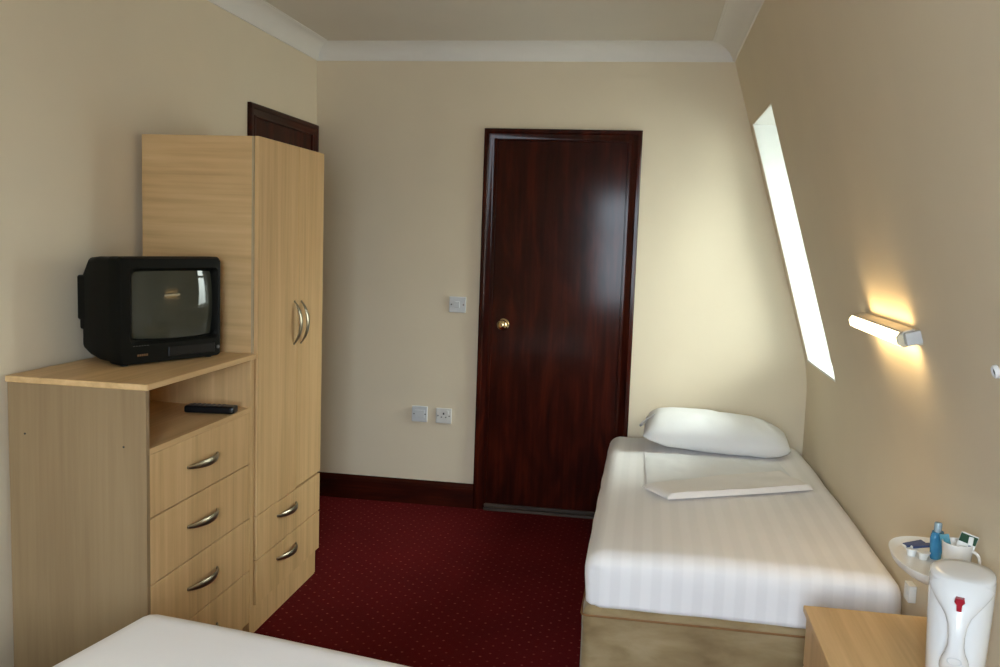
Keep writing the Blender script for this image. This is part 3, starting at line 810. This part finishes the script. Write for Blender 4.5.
# ------------------------------------------------------------------ striplight on the slope
LZ = 1.268; LY0, LY1 = -2.275, -1.665
th = math.atan2(SL, 1)
lp = thing('wall_light', 'lit warm striplight fixed lengthwise on the sloping right wall above the bed', 'lamp', (sx(LZ), (LY0 + LY1) / 2, LZ), (0, PI - th, 0))
hl = (LY1 - LY0) / 2
# local: +X out of the wall, +Z down the wall
obj('backplate', B(.0, .012, -hl, hl, -.020, .020, .002), 'lamp_top', lp)
obj('housing', prism([(.012, -.022), (.040, -.022), (.046, -.017), (.044, -.0155), (.012, -.0165)], 'Y', -hl + .012, hl - .01) if False else
    loft([[Vector((x, y, z)) for x, z in ((.010, -.024), (.040, -.024), (.048, -.017), (.046, -.0155), (.038, -.0205), (.010, -.0205))] for y in (-hl + .012, hl - .006)]), 'lamp_top', lp)
hexp = [(.013, -.018), (.044, -.021), (.056, -.010), (.056, .009), (.044, .020), (.013, .017)]
obj('diffuser', loft([[Vector((x, y, z)) for x, z in hexp] for y in (-hl + .034, hl - .004)]), 'diffuser', lp)
obj('diffuser_end', loft([[Vector((x, y, z)) for x, z in hexp] for y in (-hl + .024, -hl + .0335)]), 'clear_end', lp)
obj('end_cap', B(.0, .040, -hl - .004, -hl + .025, -.020, .015, .003), 'socket', lp)

# small white fitting at the right edge of the picture
zf = 1.251
hk = thing('cord_ring', 'small white ring fitting with grey centre on the sloping wall at the right edge', 'fitting', (sx(zf), -2.785, zf), (0, PI - th, 0))
bm = bmesh.new(); n = 24
prf = [(.0065, .004), (.0085, .008), (.012, .009), (.0145, .006), (.0150, 0)]
rows = [[Vector((o, r * math.cos(a), r * math.sin(a))) for a in [2 * PI * k / n for k in range(n)]] for r, o in prf]
obj('ring', loft(rows), 'hook', hk, smooth=50); bm.free()
bm = bmesh.new(); cyl(bm, (.004, 0, 0), (1, 0, 0), .0062, .0025, 16); obj('centre', bm, 'rubber', hk)

# ------------------------------------------------------------------ light
def area(name, loc, rot, sx_, sy_, power, col, spread=None, portal=False):
    l = bpy.data.lights.new(name, 'AREA'); l.shape = 'RECTANGLE'; l.size = sx_; l.size_y = sy_; l.energy = power; l.color = col
    if spread: l.spread = spread
    o = bpy.data.objects.new(name, l); C.objects.link(o); o.location = loc; o.rotation_euler = rot
    if portal: l.cycles.is_portal = True
    return o
world = bpy.data.worlds.new('overcast_sky'); bpy.context.scene.world = world; world.use_nodes = True
wt = world.node_tree; bg = wt.nodes['Background']
tc = wt.nodes.new('ShaderNodeTexCoord'); sp_ = wt.nodes.new('ShaderNodeSeparateXYZ'); wt.links.new(tc.outputs['Generated'], sp_.inputs[0])
# overcast sky, brighter and bluer towards the rear side; dull ground below the horizon
rm_ = wt.nodes.new('ShaderNodeMapRange'); rm_.inputs['From Min'].default_value = -.66; rm_.inputs['From Max'].default_value = -.86
wt.links.new(sp_.outputs['Y'], rm_.inputs['Value'])
sky = ramp(wt, rm_.outputs[0], [(0, (.28, .30, .285)), (1, (.47, .53, .62))])
gz = wt.nodes.new('ShaderNodeMapRange'); gz.inputs['From Min'].default_value = -.1; gz.inputs['From Max'].default_value = .7; gz.inputs['To Min'].default_value = .3; gz.inputs['To Max'].default_value = 1.5
wt.links.new(sp_.outputs['Z'], gz.inputs['Value'])
mlt = wt.nodes.new('ShaderNodeVectorMath'); mlt.operation = 'SCALE'; wt.links.new(sky.outputs['Color'], mlt.inputs[0]); wt.links.new(gz.outputs[0], mlt.inputs['Scale'])
wt.links.new(mlt.outputs[0], bg.inputs['Color']); bg.inputs['Strength'].default_value = 60.0
# daylight coming through the two windows and the added fill dormer (sky portals just outside the glass)
area('dormer_portal', (2.97, (DY0 + DY1) / 2, (DZ0 + DZ1) / 2), (0, R(90), 0), 1.2, .72, 1, (1, 1, 1), portal=True)
area('added_fill_portal', (DX + .10, (EY0 + EY1) / 2, (DZ0 + DZ1) / 2), (0, R(90), 0), 1.2, .72, 1, (1, 1, 1), portal=True)
area('rear_portal', ((WX0 + WX1) / 2, YR - .12, (WZ0 + WZ1) / 2), (R(90), 0, 0), .1 + WX1 - WX0, .1 + WZ1 - WZ0, 1, (1, 1, 1), portal=True)
# the tube's light escaping above and below the housing along the wall
nrm = Vector((-math.cos(th), 0, -math.sin(th))); upw = Vector((-math.sin(th), 0, math.cos(th)))
cpos = Vector((sx(LZ), (LY0 + LY1) / 2, LZ)) + nrm * .030
for name, s in (('lamp_glow_up', 1), ('lamp_glow_down', -1)):
    dirv = (upw * s - nrm * .25).normalized()
    o = area(name, cpos + upw * s * .030 + Vector((0, -.02, 0)), (0, 0, 0), .46, .03, .42, (1, .68, .30), R(170))
    z = -dirv; x = Vector((0, 1, 0)); y = z.cross(x); 
    o.matrix_world = Matrix.Translation(o.location) @ Matrix((x, y, z)).transposed().to_4x4()

# ------------------------------------------------------------------ camera
cam = bpy.data.cameras.new('camera'); co = bpy.data.objects.new('camera', cam); C.objects.link(co)
r_ = Vector((0.98606479, 0.16271593, 0.0346375)); u_ = Vector((-0.05125797, 0.09908301, 0.99375811)); f_ = Vector((-0.15826829, 0.98168533, -0.10604276))
co.matrix_world = Matrix.Translation((1.8215, -4.7645, 1.4897)) @ Matrix((r_, u_, -f_)).transposed().to_4x4()
cam.sensor_width = 36; cam.lens = 899.38 / 1000 * 36; cam.clip_start = .05
sc = bpy.context.scene; sc.camera = co
vs = sc.view_settings
vs.view_transform = 'Standard'; vs.look = 'None'; vs.gamma = 1; vs.use_curve_mapping = False; vs.exposure = .55
sc.cycles.max_bounces = 10; sc.cycles.diffuse_bounces = 6
